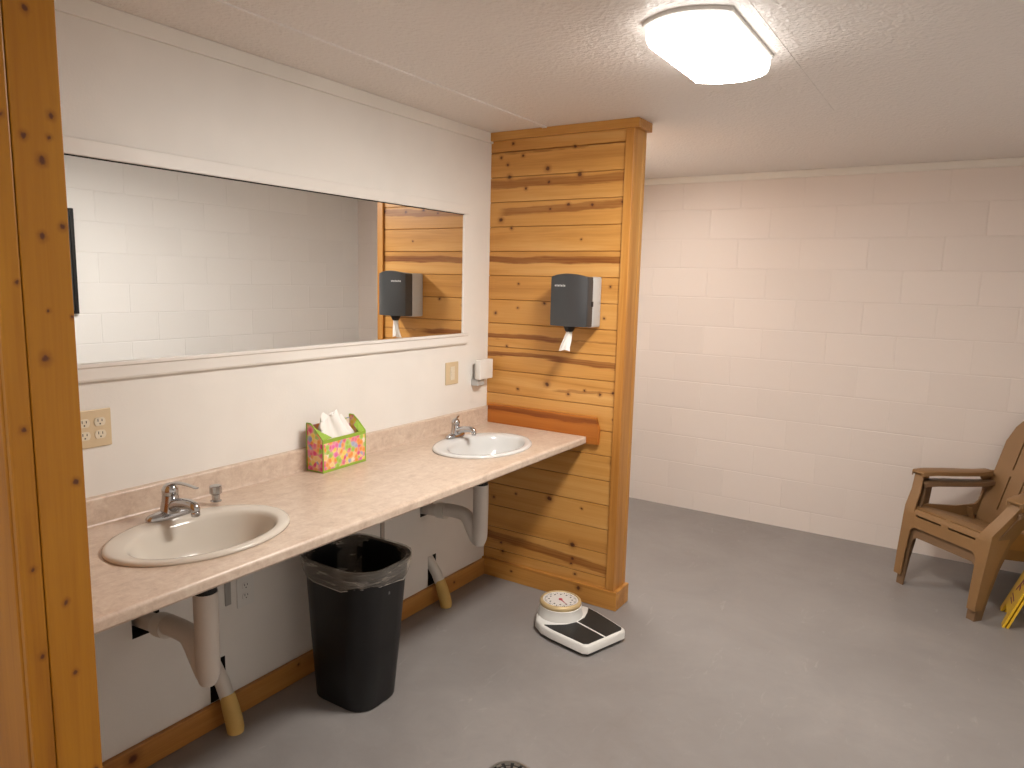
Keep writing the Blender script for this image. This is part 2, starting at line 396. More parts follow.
# ------------------------------------------------------------------ lamps
def lamp(loc, label, group, power):
    t = thing('ceiling_light', loc, 0, label, 'ceiling light', group)
    a, L, bow = .126, .232, .062
    def outline(s, z, grow=0.0, n=12):
        o = []
        aa, LL = a*s+grow, L*s+grow
        for i in range(n+1):
            u = -1+2*i/n; o.append((-u*aa, LL+bow*s*(1-u*u), z))
        for i in range(n+1):
            u = -1+2*i/n; o.append((u*aa, -LL-bow*s*(1-u*u), z))
        return o
    bm = bmesh.new(); bm_loft(bm, [outline(1, 0, .006), outline(1, -.010, .006), outline(1, -.012, .003), outline(.97, -.012, 0.0)])
    obj('base', bm, M_WHITEP, t)
    bm = bmesh.new()
    bm_loft(bm, [outline(.985, -.012), outline(.985, -.036), outline(.965, -.052), outline(.93, -.063)], cap=False, mi=1)
    bm_loft(bm, [outline(.93, -.063), outline(.86, -.068), outline(.74, -.072), outline(.45, -.075)])
    bmesh.ops.remove_doubles(bm, verts=bm.verts[:], dist=1e-5)
    m = mat('glowing_diffuser', (.9, .9, .88), .5); b = m.node_tree.nodes['Principled BSDF']
    b.inputs['Emission Color'].default_value = (*LAMP_COLOR, 1); b.inputs['Emission Strength'].default_value = power
    ms = mat('dimmer_diffuser_rim', (.9, .9, .88), .5); b = ms.node_tree.nodes['Principled BSDF']
    b.inputs['Emission Color'].default_value = (*LAMP_COLOR, 1); b.inputs['Emission Strength'].default_value = power*.06
    obj('diffuser', bm, [m, ms], t, smooth=40)
    return t
lamp((1.436, 2.305, H), 'lit ceiling light with bowed ends on the open ceiling', 'wraparound ceiling lights', LAMP_STRENGTH)
lamp((.28, 3.76, H), 'lit ceiling light hidden behind the wood partition', 'wraparound ceiling lights', LAMP_STRENGTH*.42)
lamp((1.6, -1.0, H), 'added unseen fill light behind the viewer', 'wraparound ceiling lights', LAMP_STRENGTH*.62)  # extra fixture added out of view, to fill and flatten the light

# ------------------------------------------------------------------ counter
SX, SY1, SY2 = .335, 1.233, 2.690          # sink centres
SA, SB = .208, .275
def counter_top():
    bm = bmesh.new(); XE = CD-.012; X0 = .0
    y0, y1 = NP1+.001, YP-.001
    def quad(*p, mi=0):
        f = bm.faces.new([bm.verts.new(q) for q in p]); f.material_index = mi
    segs = []; cur = y0; hole = .9
    for sy in (SY1, SY2):
        a, b = sy-.32, sy+.32
        segs.append(('q', cur, a)); segs.append(('h', a, b, sy)); cur = b
    segs.append(('q', cur, y1))
    for s in segs:
        if s[0] == 'q': quad((X0, s[1], HC), (XE, s[1], HC), (XE, s[2], HC), (X0, s[2], HC))
        else:
            _, a, b, sy = s; n = 64; E, R = [], []
            cor = [math.atan2(yy-sy, xx-SX) % (2*PI) for xx in (X0, XE) for yy in (a, b)]
            angs = sorted([2*PI*i/n for i in range(n) if min(abs(2*PI*i/n-q) for q in cor) > .02] + cor)
            for t in angs:
                c, d = math.cos(t), math.sin(t)
                E.append((SX+SA*.93*c, sy+SB*.94*d, HC))
                ts = []
                if c > 1e-9: ts.append((XE-SX)/c)
                if c < -1e-9: ts.append((X0-SX)/c)
                if d > 1e-9: ts.append((b-sy)/d)
                if d < -1e-9: ts.append((a-sy)/d)
                k = min(ts); R.append((SX+k*c, sy+k*d, HC))
            m_ = len(angs)
            for i in range(m_):
                j = (i+1) % m_
                quad(E[i], R[i], R[j], E[j])
                e0 = (E[i][0], E[i][1], HC-.030); e1 = (E[j][0], E[j][1], HC-.030)
                quad(E[i], E[j], e1, e0, mi=1)
    # rolled front edge and underside
    pr = [(XE, HC)]
    for i in range(1, 11):
        a = PI/2*(1-i/10); pr.append((CD-.012+.012*math.cos(a), HC-.012+.012*math.sin(a)))
    pr += [(CD, HC-.030), (CD-.004, HC-.036), (CD-.025, HC-.036), (CD-.025, HC-.030)]
    for i in range(len(pr)-1):
        (xa, za), (xb, zb) = pr[i], pr[i+1]
        quad((xa, y0, za), (xb, y0, zb), (xb, y1, zb), (xa, y1, za))
    cy = y0
    for s in (SY1, SY2):
        for (a, b, xa, xb) in ((cy, s-.25, 0, CD-.025), (s-.25, s+.25, 0, SX-.20), (s-.25, s+.25, SX+.20, CD-.025)):
            quad((xa, a, HC-.030), (xb, a, HC-.030), (xb, b, HC-.030), (xa, b, HC-.030), mi=1)
        cy = s+.25
    quad((0, cy, HC-.030), (CD-.025, cy, HC-.030), (CD-.025, y1, HC-.030), (0, y1, HC-.030), mi=1)
    for yy in (y0, y1):
        f = bm.faces.new([bm.verts.new((x, yy, z)) for x, z in [(0, HC)]+pr+[(0, HC-.030)]])
    bmesh.ops.remove_doubles(bm, verts=bm.verts[:], dist=1e-5)
    return bm
ct = thing('countertop', (0, 0, 0), 0, 'long beige stone-look laminate counter holding both sinks', 'counter')
obj('worktop', counter_top(), [M_COUNTER, M_UNDER], ct)
def backsplash():
    bm = bmesh.new(); r = .012; x1 = .022; z0, z1 = HC+.0002, HC+.087
    pts = [(0, z0), (x1+.006, z0), (x1+.002, z0+.003), (x1, z0+.008)]
    for i in range(5):
        a = PI/2*i/4; pts.append((x1-.008+.008*math.cos(a), z1-.008+.008*math.sin(a)))
    pts += [(0, z1)]
    bm_loft(bm, [[(x, NP1+.001, z) for x, z in pts], [(x, YP-.001, z) for x, z in pts]])
    return bm
obj('backsplash', backsplash(), M_COUNTER, ct, smooth=50)
# side cleats
def cleat(y0, y1):
    bm = bmesh.new(); z0, z1 = HC+.0005-.022, HC+.103
    pts = [(.023, z0+.022), (CD+.001, z0+.022), (CD+.001, z0-.012), (.69, z0-.012), (.694, z0+.06), (.674, z1), (.023, z1)]
    bm_loft(bm, [[(x, y0, z) for x, z in pts], [(x, y1, z) for x, z in pts]]); return bm
tag(obj('side_splash_board', cleat(YP-.022, YP-.0015), W_CLEAT), 'reddish pine splash board on the far partition at the end of the counter', 'wood board')
tag(obj('side_splash_board', cleat(NP1+.0015, NP1+.020), W_CLEAT), 'reddish pine splash board behind the near orange post', 'wood board')
# steel brackets under the counter
def bracket(y, label):
    t = thing('counter_bracket', (0, y, 0), 0, label, 'bracket', 'steel counter brackets')
    bm = bmesh.new(); bm_box(bm, (.0005, -.012, .44), (.006, .012, .8405), .001); obj('wall_leg', bm, M_STEELD, t)
    bm = bmesh.new(); bm_box(bm, (.0065, -.012, .8405), (.50, .012, .8465), .001); obj('shelf_leg', bm, M_STEELD, t)
bracket(1.545, 'grey steel bracket on the wall just beyond the near sink pipe')
bracket(2.366, 'grey steel bracket on the wall beyond the black bin')

# ------------------------------------------------------------------ sinks
def sink(loc, m, label):
    t = thing('sink', loc, 0, label, 'sink', 'oval drop-in sinks')
    bm = bmesh.new(); n = 64; rings = []
    def el(cx, a, b, z): return [(cx+a*math.cos(2*PI*i/n), b*math.sin(2*PI*i/n), z) for i in range(n)]
    cx = .022; ia, ib = .148, .220
    sp = [(0, SA*.90, SB*.92, -.028), (0, SA*.92, SB*.94, .0005), (0, SA, SB, .0006), (0, SA, SB, .006), (0, SA-.005, SB-.005, .011), (0, SA-.014, SB-.014, .0125),
          (cx*.9, ia+.012, ib+.012, .0105), (cx, ia+.003, ib+.003, .006), (cx, ia-.003, ib-.003, -.004), (cx, ia-.012, ib-.014, -.03), (cx, ia-.028, ib-.036, -.07), (cx-.003, ia-.052, ib-.070, -.105),
          (cx-.005, ia-.085, ib-.12, -.128), (cx-.008, .032, .032, -.138), (cx-.008, .022, .022, -.141)]
    bm_loft(bm, [el(*s) for s in sp], cap=False)
    # outer shell below the counter
    sp2 = [(0, SA*.90, SB*.92, -.028), (cx, ia+.004, ib+.004, -.035), (cx, ia-.018, ib-.026, -.075), (cx-.003, ia-.045, ib-.062, -.115), (cx-.005, ia-.08, ib-.115, -.137), (cx-.008, .035, .035, -.149), (cx-.008, .022, .022, -.149), (cx-.008, .022, .022, -.141)]
    bm_loft(bm, [el(*s) for s in sp2], cap=False)
    bmesh.ops.remove_doubles(bm, verts=bm.verts[:], dist=1e-5)
    obj('basin', bm, m, t, smooth=180)
    bm = bmesh.new(); bm_lathe(bm, (cx-.008, 0, 0), [(.024, -.137), (.0245, -.1365), (.020, -.1355), (.017, -.138), (.012, -.1375), (.010, -.134), (.0, -.1335)], 24)
    obj('drain_ring', bm, M_CHROME, t, smooth=40)
    return t
sink((SX, SY1, HC), M_SINK1, 'bone coloured oval sink nearest the orange post')
sink((SX, SY2, HC), M_SINK2, 'white oval sink near the wood partition')

# ------------------------------------------------------------------ faucets
def faucet(loc, label, lever=True):
    t = thing('faucet', loc, 0, label, 'faucet', 'chrome single-lever faucets')
    bm = bmesh.new()
    def el(a, b, z, cx=0): return [(cx+a*math.copysign(abs(math.cos(2*PI*i/32))**.8, math.cos(2*PI*i/32)), b*math.sin(2*PI*i/32), z) for i in range(32)]
    bm_loft(bm, [el(.026, .080, 0), el(.026, .080, .010), el(.022, .074, .017), el(.018, .05, .022), el(.016, .03, .024)])
    obj('base_plate', bm, M_CHROME, t, smooth=50)
    bm = bmesh.new(); bm_loft(bm, [el(.026, .034, .015), el(.025, .029, .03), el(.0235, .025, .052, .001), el(.0225, .0225, .070, .001)])
    obj('body', bm, M_CHROME, t, smooth=50)
    bm = bmesh.new()
    p = smooth_path([(.008, 0, .032), (.045, 0, .048), (.090, 0, .056), (.122, 0, .054), (.129, 0, .040)], 5)
    bm_tube(bm, p, [.020-.006*i/(len(p)-1) for i in range(len(p))], 20)
    sp_ = obj('spout', bm, M_CHROME, t, smooth=60)
    bm = bmesh.new(); bm_lathe(bm, (.129, 0, .026), [(.011, 0), (.013, .002), (.013, .014), (.011, .016)], 20)
    obj('aerator', bm, M_CHROME, sp_, smooth=50)
    bm = bmesh.new(); bm_lathe(bm, (.001, 0, 0), [(.0225, .070), (.024, .073), (.024, .088), (.019, .100), (.010, .106), (0, .107)], 28)
    if lever:
        p = smooth_path([(-.006, 0, .094), (.03, 0, .112), (.08, 0, .117), (.140, 0, .115)], 5)
        rings = []
        for i, q in enumerate(p):
            f = i/(len(p)-1); wd = .011*(1-.35*f); th = .006*(1-.6*f)
            rings.append([(q.x, q.y+wd*math.cos(a), q.z+th*math.sin(a)) for a in [2*PI*k/12 for k in range(12)]])
        bm_loft(bm, rings)
    else:
        p = smooth_path([(-.002, 0, .092), (-.005, .02, .108), (-.012, .045, .113)], 5)
        bm_tube(bm, p, [.008-.003*i/(len(p)-1) for i in range(len(p))], 12)
    obj('lever', bm, M_CHROME, t, smooth=50)
    return t
faucet((.150, 1.250, HC+.0125), 'chrome faucet with a long flat lever on the near sink')
f2 = faucet((.150, 2.72, HC+.0125), 'chrome faucet with a short upright handle on the far white sink', False)
f2.scale = (.85, .85, .85)
t = thing('soap_dispenser', (.128, 1.425, HC+.0125), 0, 'short capped chrome fitting on the near sink rim beside its faucet', 'soap dispenser')
bm = bmesh.new(); bm_lathe(bm, (0, 0, 0), [(.018, 0), (.018, .003), (.013, .006), (.013, .024), (.016, .027)], 24); obj('stem', bm, M_CHROME, t, smooth=40)
bm = bmesh.new(); bm_lathe(bm, (0, 0, 0), [(.016, .0272), (.020, .029), (.020, .052), (.017, .055), (0, .0552)], 12); obj('cap', bm, M_CHROME, t, smooth=25)

# ------------------------------------------------------------------ mirror
t = thing('wall_mirror', (0, 0, 0), 0, 'long wide mirror in a flat cream painted surround above the counter', 'mirror')
MY0, MY1, MZ0, MZ1 = .78, 2.957, 1.372, 1.968
box_obj('glass', (.0005, MY0, MZ0), (.006, MY1, MZ1), M_MIRROR, t)
box_obj('mirror_frame', (.0005, MY0-.04, MZ1+.0005), (.014, MY1+.035, MZ1+.048), M_FRAMEW, t, bev=.002)
bm = bmesh.new()
pts = [(.0005, MZ0-.055), (.014, MZ0-.055), (.017, MZ0-.048), (.017, MZ0-.016), (.024, MZ0-.011), (.024, MZ0-.002), (.0005, MZ0-.0005)]
bm_loft(bm, [[(x, MY0-.04, z) for x, z in pts], [(x, MY1+.035, z) for x, z in pts]]); obj('mirror_ledge', bm, M_FRAMEW, t)
box_obj('side_strip', (.0005, MY1+.0005, MZ0), (.012, MY1+.035, MZ1), M_FRAMEW, t, bev=.002)
box_obj('top_shadow_strip', (.0062, MY0, MZ1-.0035), (.0072, MY1, MZ1), M_DARK, t)  # dark strip standing in for the shadow line below the top frame board
# dark framed panel on the right wall, seen only in the mirror
t = thing('wall_panel', (XR, 2.088, 1.70), 0, 'dark framed panel on the block wall reflected beside the orange post', 'wall panel')
bm = bmesh.new()
for lo, hi in (((-.03, -.355, -.34), (-.001, -.33, .34)), ((-.03, .343, -.34), (-.001, .368, .34)), ((-.03, -.33, .315), (-.001, .343, .34)), ((-.03, -.33, -.34), (-.001, .343, -.315))): bm_box(bm, lo, hi, .004)
obj('panel_frame', bm, M_BLACK, t)
box_obj('panel_face', (-.018, -.33, -.315), (-.001, .343, .315), mat('dark_grey_board', (.05, .05, .048), .6), t)

# ------------------------------------------------------------------ outlets
def receptacle(t, x, y, z, mi_m=M_IVORYL):
    bm = bmesh.new()
    prof = []
    for i in range(24):
        a = 2*PI*i/24; prof.append((y+.0165*math.cos(a), z+max(-.0125, min(.0125, .0165*math.sin(a)))))
    bm_prism(bm, prof, x, x+.0025, ax=0, mi=0)
    for dy, h in ((-.006, .0085), (.006, .007)): bm_box(bm, (x+.0024, y+dy-.0011, z+.0005), (x+.0028, y+dy+.0011, z+.0005+h), 0, 1)
    bm_lathe(bm, (0, 0, 0), [(.0001, 0), (.0001, .0001)], 3) if False else None
    ring = [(x+.0028, y+.0024*math.cos(2*PI*i/10), z-.0065+.0024*math.sin(2*PI*i/10)) for i in range(10)]
    f = bm.faces.new([bm.verts.new(p) for p in ring]); f.material_index = 1
    return obj('receptacle', bm, [mi_m, M_DARK], t)
def plate(bm, yw, zh, x1=.006): bm_box(bm, (.0005, -yw/2, -zh/2), (x1, yw/2, zh/2), .0035)
t = thing('electrical_outlet', (0, 1.101, 1.173), 0, 'double ivory outlet plate beside the orange post', 'outlet')
bm = bmesh.new(); plate(bm, .116, .116); obj('cover_plate', bm, M_IVORY, t)
for yy in (-.023, .023):
    for zz in (-.0195, .0195): receptacle(t, .006, yy, zz)
t = thing('light_switch', (0, 2.878, 1.172), 0, 'single beige switch plate on the wall near the far sink', 'switch plate')
bm = bmesh.new(); plate(bm, .105, .114); obj('cover_plate', bm, M_IVORY, t)
bm = bmesh.new(); bm_box(bm, (.006, -.018, -.034), (.009, .018, .034), .0012); bm_box(bm, (.009, -.014, -.012), (.0115, .014, -.002), .001); bm_box(bm, (.009, -.014, .002), (.0115, .014, .012), .001); obj('rocker', bm, M_IVORYL, t)
t = thing('electrical_outlet', (0, 1.62, .47), 0, 'white outlet plate on the wall under the counter', 'outlet')
bm = bmesh.new(); plate(bm, .075, .118); obj('cover_plate', bm, M_WHITEP, t)
for zz in (-.02, .02): receptacle(t, .006, 0, zz, M_WHITEP)
# white plug-in box close to the corner
t = thing('plug_in_box', (0, 3.10, 1.175), 0, 'small white box on the wall in the corner beside the partition', 'air freshener')
bm = bmesh.new(); bm_box(bm, (.0005, -.050, -.085), (.045, .010, -.0505), .004); bm_box(bm, (.0005, -.03, -.0505), (.030, .04, .03), .004); obj('plug', bm, M_GREYP, t)
bm = bmesh.new(); bm_box(bm, (.0305, -.060, -.050), (.064, .062, .054), .006, seg=3); obj('housing', bm, M_WHITEP, t, smooth=40)
bm = bmesh.new(); bm_box(bm, (.062, .060-.052, .028), (.0635, .060-.044, .036), .001); obj('indicator', bm, mat('dull_red_light', (.35, .10, .09), .4), t)

# ------------------------------------------------------------------ tissue box
def tissue():
    t = thing('tissue_box', (.030, 1.905, HC), math.radians(3), 'green edged floral tissue box with a white tissue pulled up', 'tissue box')
    m = mat('floral_print', (.8, .4, .3), .5); n = NT(m); P = n.coord()
    v = n.node('ShaderNodeTexVoronoi'); n.put(v.inputs['Vector'], P); v.inputs['Scale'].default_value = 52
    s = n.sep(v.outputs['Color'])
    c = n.ramp(s[0], [(0, (.75, .06, .22)), (.18, (.85, .30, .05)), (.34, (.88, .60, .25)), (.5, (.80, .16, .42)), (.62, (.35, .55, .06)), (.74, (.85, .62, .08)), (.86, (.25, .32, .60)), (.95, (.86, .74, .60))])
    c.node.color_ramp.interpolation = 'CONSTANT'
    n.l.new(n.mix(n.mapr(v.outputs['Distance'], .2, .75, 0, .35), c, (.86, .74, .55)), n.b.inputs['Base Color'])
    g = mat('lime_green_border', (.30, .46, .05), .5); inside = mat('box_inside_board', (.30, .25, .16), .8)
    D, Lg, hf, hb = .086, .245, .132, .192
    bm = bmesh.new(); th = .0015
    bm_box(bm, (D-th, 0, 0), (D, Lg, hf))                       # front
    bm_box(bm, (0, 0, 0), (th, Lg, hb-.012))                         # back
    for y in (0, Lg-th):
        bm_loft(bm, [[(x, yy, z) for x, z in ((0, 0), (D, 0), (D, hf), (.045, hb*.90), (.020, hb), (0, hb))] for yy in (y, y+th)])
    bm_box(bm, (0, 0, 0), (D, Lg, th))
    bm_box(bm, (.012, .012, hf-.03), (D-.004, Lg-.012, hf-.028), mi=1)
    obj('carton', bm, [m, inside], t)
    bm = bmesh.new(); e = .0035
    def edge(a, b): bm_tube(bm, [a, b], e*.8, 4)
    for y in (0, Lg):
        edge((D, y, 0), (D, y, hf)); edge((D, y, hf), (.045, y, hb*.90)); edge((.045, y, hb*.90), (.020, y, hb)); edge((0, y, 0), (0, y, hb)); edge((0, y, .003), (D, y, .003)); edge((0, y, hb), (.02, y, hb))
    edge((D, 0, .004), (D, Lg, .004)); edge((D, 0, hf-.002), (D, Lg, hf-.002))
    bm_box(bm, (D, 0, hf-.014), (D+.0012, Lg, hf), 0); bm_box(bm, (D, 0, 0), (D+.0012, Lg, .010), 0)
    obj('border', bm, g, t)
    # lid flaps
    bm = bmesh.new()
    def tri(pts):
        bm_loft(bm, [pts, [(x-.001, y+.0005, z+.0012) for x, y, z in pts]])
    tri([(D, .002, hf), (.044, .002, hb*.90), (.050, .034, hf+.022), (D, .050, hf+.002)])
    obj('flap', bm, g, t); bm = bmesh.new()
    tri([(D, Lg-.002, hf), (.044, Lg-.002, hb*.90), (.050, Lg-.030, hf+.022), (D, Lg-.040, hf+.002)])
    obj('flap', bm, g, t)
    # tissue
    bm = bmesh.new(); N, Mr = 44, 14; R = []
    for j in range(Mr+1):
        f = j/Mr; ring = []
        for i in range(N):
            a = 2*PI*i/N
            fold = 1 + (.10+.16*f)*math.sin(5*a+2.1*f) + .08*math.sin(11*a+4*f)
            rx = (.032*(1-f*.50))*fold; ry = (.098*(1-f*.50)**1.1)*fold
            z = hf-.012 + .098*f + .012*f*math.sin(3*a+1) + .006*math.sin(7*a)*f
            ring.append((.046+rx*math.cos(a)-.006*f, Lg*.47-.022*f+ry*math.sin(a), z))
        R.append(ring)
    bm_loft(bm, R, cap=False)
    c0 = bm.verts.new((.040, Lg*.47-.02, hf+.070)); top = [bm.verts.new(p) for p in R[-1]]
    for i in range(N): bm.faces.new((top[i], top[(i+1) % N], c0))
    bmesh.ops.remove_doubles(bm, verts=bm.verts[:], dist=1e-5)
    obj('tissue', bm, M_PAPER, t, smooth=70)
tissue()

# ------------------------------------------------------------------ paper towel dispenser
def dispenser():
    t = thing('paper_towel_dispenser', (.567, YP, 1.43), 0, 'dark smoky paper towel dispenser on the pine partition above the counter', 'paper towel dispenser')
    hw, hh = .101, .242
    bm = bmesh.new()
    bm_box(bm, (-hw, -.095, 0), (hw, -.0005, hh), .008, seg=3)
    for i in range(5):
        z = .05+i*.035; bm_box(bm, (hw-.0005, -.028, z), (hw+.0015, -.012, z+.018), .0005)
    obj('housing', bm, M_GREYP, t, smooth=40)
    bm = bmesh.new(); n = 14; rings = []
    def out(z, sc=1.0, yb=-.0955):
        o = [( hw*sc, yb, z), (hw*sc, -.140, z)]
        for i in range(n+1):
            u = 1-2*i/n; o.append((u*hw*.97*sc, -.150-.020*(1-u*u)*sc, z))
        o += [(-hw*sc, -.140, z), (-hw*sc, yb, z)]
        return o
    rg = [out(.004, .97), out(.0, 1.0) if False else out(.008, 1.0), out(hh*.5), out(hh-.028), ]
    top = out(hh-.004, .985)
    rg.append([(x, y, z + .014*(1-(x/hw)**2)) for x, y, z in top])
    rg.append([(x*.96, y*.985-.0014 if y > -.1 else y+.006, z+.003) for x, y, z in rg[-1]])
    bm_loft(bm, rg)
    cv = obj('cover', bm, M_DARKCOVER, t, smooth=45)
    bm = bmesh.new(); bm_lathe(bm, (-.004, -.125, -.024), [(.014, 0), (.020, .004), (.024, .014), (.030, .0275)], 24); obj('nozzle', bm, M_BLACK, t, smooth=50)
    bm = bmesh.new(); bm_box(bm, (hw, -.110, .100), (hw+.004, -.092, .125), .002); obj('latch', bm, M_BLACK, t)
    # pale lettering strip on the cover
    bm = bmesh.new()
    for i, (u0, u1) in enumerate(((-.072, -.064), (-.061, -.056), (-.053, -.045), (-.042, -.037), (-.034, -.026), (-.023, -.019), (-.016, -.010))):
        def yy(u): return -.150-.020*(1-(u/hw/.97)**2)-.0006
        zt = .201 + (.0018 if i % 2 else .0)
        bm_loft(bm, [[(u0, yy(u0), .193), (u1, yy(u1), .193), (u1, yy(u1), zt), (u0, yy(u0), zt)], [(u0, yy(u0)-.0004, .193), (u1, yy(u1)-.0004, .193), (u1, yy(u1)-.0004, zt), (u0, yy(u0)-.0004, zt)]])
    obj('cover_logo', bm, mat('silver_print', (.6, .6, .6), .4), cv)
    # hanging towel
    bm = bmesh.new(); rings = []; K = 12; N = 28
    for j in range(K+1):
        f = j/K; z = -.020-.095*f; ring = []
        w_ = .014+.016*f; th = .011-.002*f; cx = -.004-.016*f
        for i in range(N):
            a = 2*PI*i/N
            ring.append((cx+w_*math.cos(a)*(1+.12*math.sin(3*a+5*f)), -.125-.012*f+th*math.sin(a)*(1+.5*math.sin(4*a+3*f))+.006*math.sin(2.5*math.cos(a)*3+f*2)*f, z+.004*f*math.sin(3*math.cos(a)+1)))
        rings.append(ring)
    bm_loft(bm, rings); obj('paper_towel', bm, M_PAPER, t, smooth=60)
dispenser()

# ------------------------------------------------------------------ trash bin
def bin_():
    X, Y = .27, 1.93
    t = thing('trash_bin', (X, Y, 0), 0, 'tall black plastic waste bin with a clear liner under the counter', 'trash bin')
    def rr(x0, y0, x1, y1, r, z): return [(p[0]-X, p[1]-Y, z) for p in rrect(x0, y0, x1, y1, r, z, 6)]
    b = (.122, 1.808, .412, 2.042); r_ = (.085, 1.775, .462, 2.078); ZT = .585
    def L(f, g=0.0): return [b[i]+(r_[i]-b[i])*f + (-g if i < 2 else g) for i in range(4)]
    bm = bmesh.new()
    rings = [rr(*L(0, -.008), .072, .0), rr(*L(0), .08, .008), rr(*L(.45), .092, .25), rr(*L(.86), .104, ZT-.085), rr(*L(.90, .003), .108, ZT-.078), rr(*L(.98, .003), .110, ZT-.012), rr(*L(1, .014), .122, ZT-.010), rr(*L(1, .014), .122, ZT-.001), rr(*L(1, .010), .118, ZT), rr(*L(1, -.002), .106, ZT-.004), rr(*L(.95, -.006), .100, ZT-.05), rr(*L(.1, -.006), .075, .03), rr(*L(.05, -.02), .06, .02)]
    # bow the long rim a little, as the bin's mouth does
    bm_loft(bm, rings); obj('body', bm, M_BLACK, t, smooth=45)
    bm = bmesh.new(); c = rr(*L(.82, .0), .06, .40)
    bm_box(bm, (.452-.030-X-.010, -.018, .462), (.452-X+.0010, -.006, .490), .003); obj('moulded_mark', bm, mat('scuffed_plastic', (.10, .10, .10), .4), t)
    # clear liner folded over the rim
    m = mat('clear_bag_film', (.72, .66, .58), .35); n = NT(m); P = n.coord()
    n.b.inputs['Alpha'].default_value = .34
    nz = n.noise(n.comb(n.math('MULTIPLY', n.sep(P)[0], .5), n.math('MULTIPLY', n.sep(P)[1], .5), n.math('MULTIPLY', n.sep(P)[2], 3.2)), 20, 4, .6, .8)
    n.l.new(n.bump(nz, .5, .006), n.b.inputs['Normal'])
    n.l.new(n.mapr(nz, .40, .68, .13, .36), n.b.inputs['Alpha'])
    bm = bmesh.new(); rings = []; base = rr(*L(1, .018), .126, 0)
    for j in range(9):
        f = j/8; ring = []
        for i, (x, y, z) in enumerate(base):
            a = 2*PI*i/len(base); s = 1+.006*math.sin(9*a+4*f)+.005*math.sin(17*a-3*f)
            drop = .080+.008*math.sin(a*3+.6)+.004*math.sin(7*a)
            q = 1-.10*f*f
            ring.append((x*s*q, y*s*q, ZT+.004-drop*f))
        rings.append(ring)
    inner = [(x*.90, y*.88, ZT-.004) for x, y, z in base]; deep = [(x*.76, y*.74, ZT-.38) for x, y, z in base]
    bm_loft(bm, [deep, inner]+rings, cap=False); ln = obj('liner', bm, m, t, smooth=80)
    bm = bmesh.new(); hem = [Vector(p)+Vector((0, 0, -.001)) for p in rings[-1]]; bm_tube(bm, hem+[hem[0]], .0016, 6); obj('liner_hem', bm, mat('bag_hem', (.55, .50, .45), .35, Alpha=.7), ln, smooth=60)
bin_()

# ------------------------------------------------------------------ under-sink plumbing
def trap(y, label, s=1):
    t = thing('drain_pipe', (0, y, 0), 0, label, 'drain pipe', 'insulated sink drains')
    X = .327
    bm = bmesh.new(); bm_tube(bm, [(X, 0, .728), (X, 0, .70)], .020, 20); bm_tube(bm, [(X, 0, .708), (X, 0, .690)], .034, 20, 1); obj('tailpiece', bm, [M_CHROME, M_BLACK], t, smooth=50)
    bm = bmesh.new(); P = smooth_path([(X, 0, .690), (X+.001, 0, .60), (X, 0, .50), (X-.004, .003*s, .43), (X-.012, .005*s, .392)], 5)
    bm_tube(bm, P, [.036]*(len(P)-6)+[.035, .034, .032, .030, .028, .026], 24); obj('insulated_tail', bm, M_PIPEW, t, smooth=60)
    bm = bmesh.new(); P = smooth_path([(X-.012, .006*s, .405), (X-.030, .008*s, .415), (X-.050, .006*s, .455), (X-.070, 0, .505), (X-.105, 0, .527), (X-.20, -.002, .529)], 5)
    bm_tube(bm, P, [.026+.006*min(1, i/12) for i in range(len(P))], 20); obj('trap_bend', bm, M_PIPEW, t, smooth=60)
    bm = bmesh.new(); bm_tube(bm, [(X-.17, 0, .528), (.07, -.002, .512), (-.05, -.004, .504)], .029, 20); obj('wall_pipe', bm, M_PIPEW, t, smooth=60)
    bm = bmesh.new(); bm_tube(bm, [(.075, -.0015, .514), (.10, -.001, .517), (.125, -.001, .519)], [.038, .040, .038], 20); obj('coupling', bm, M_PVC, t, smooth=40)
trap(1.24, 'white wrapped drain pipe under the near sink')
trap(2.69, 'white wrapped drain pipe under the far sink')
def stub(y, label):
    t = thing('floor_pipe', (.09, y, 0), 0, label, 'pipe', 'pipes rising from the floor')
    bm = bmesh.new(); bm_tube(bm, [(-.135, -.006, .26), (-.06, -.002, .165), (-.028, .0, .10)], .0265, 20); obj('white_pipe', bm, M_PVC, t, smooth=50)
    bm = bmesh.new(); bm_tube(bm, [(-.040, 0, .128), (-.022, .0, .085), (-.004, 0, .040), (.003, 0, .012), (.003, 0, .0)], [.0268, .0300, .0310, .0305, .029], 22); obj('yellowed_sleeve', bm, M_GLUE, t, smooth=50)
stub(1.495, 'white pipe with yellowed sleeve rising from the floor near the post')
stub(2.735, 'white pipe with yellowed sleeve rising from the floor behind the bin')

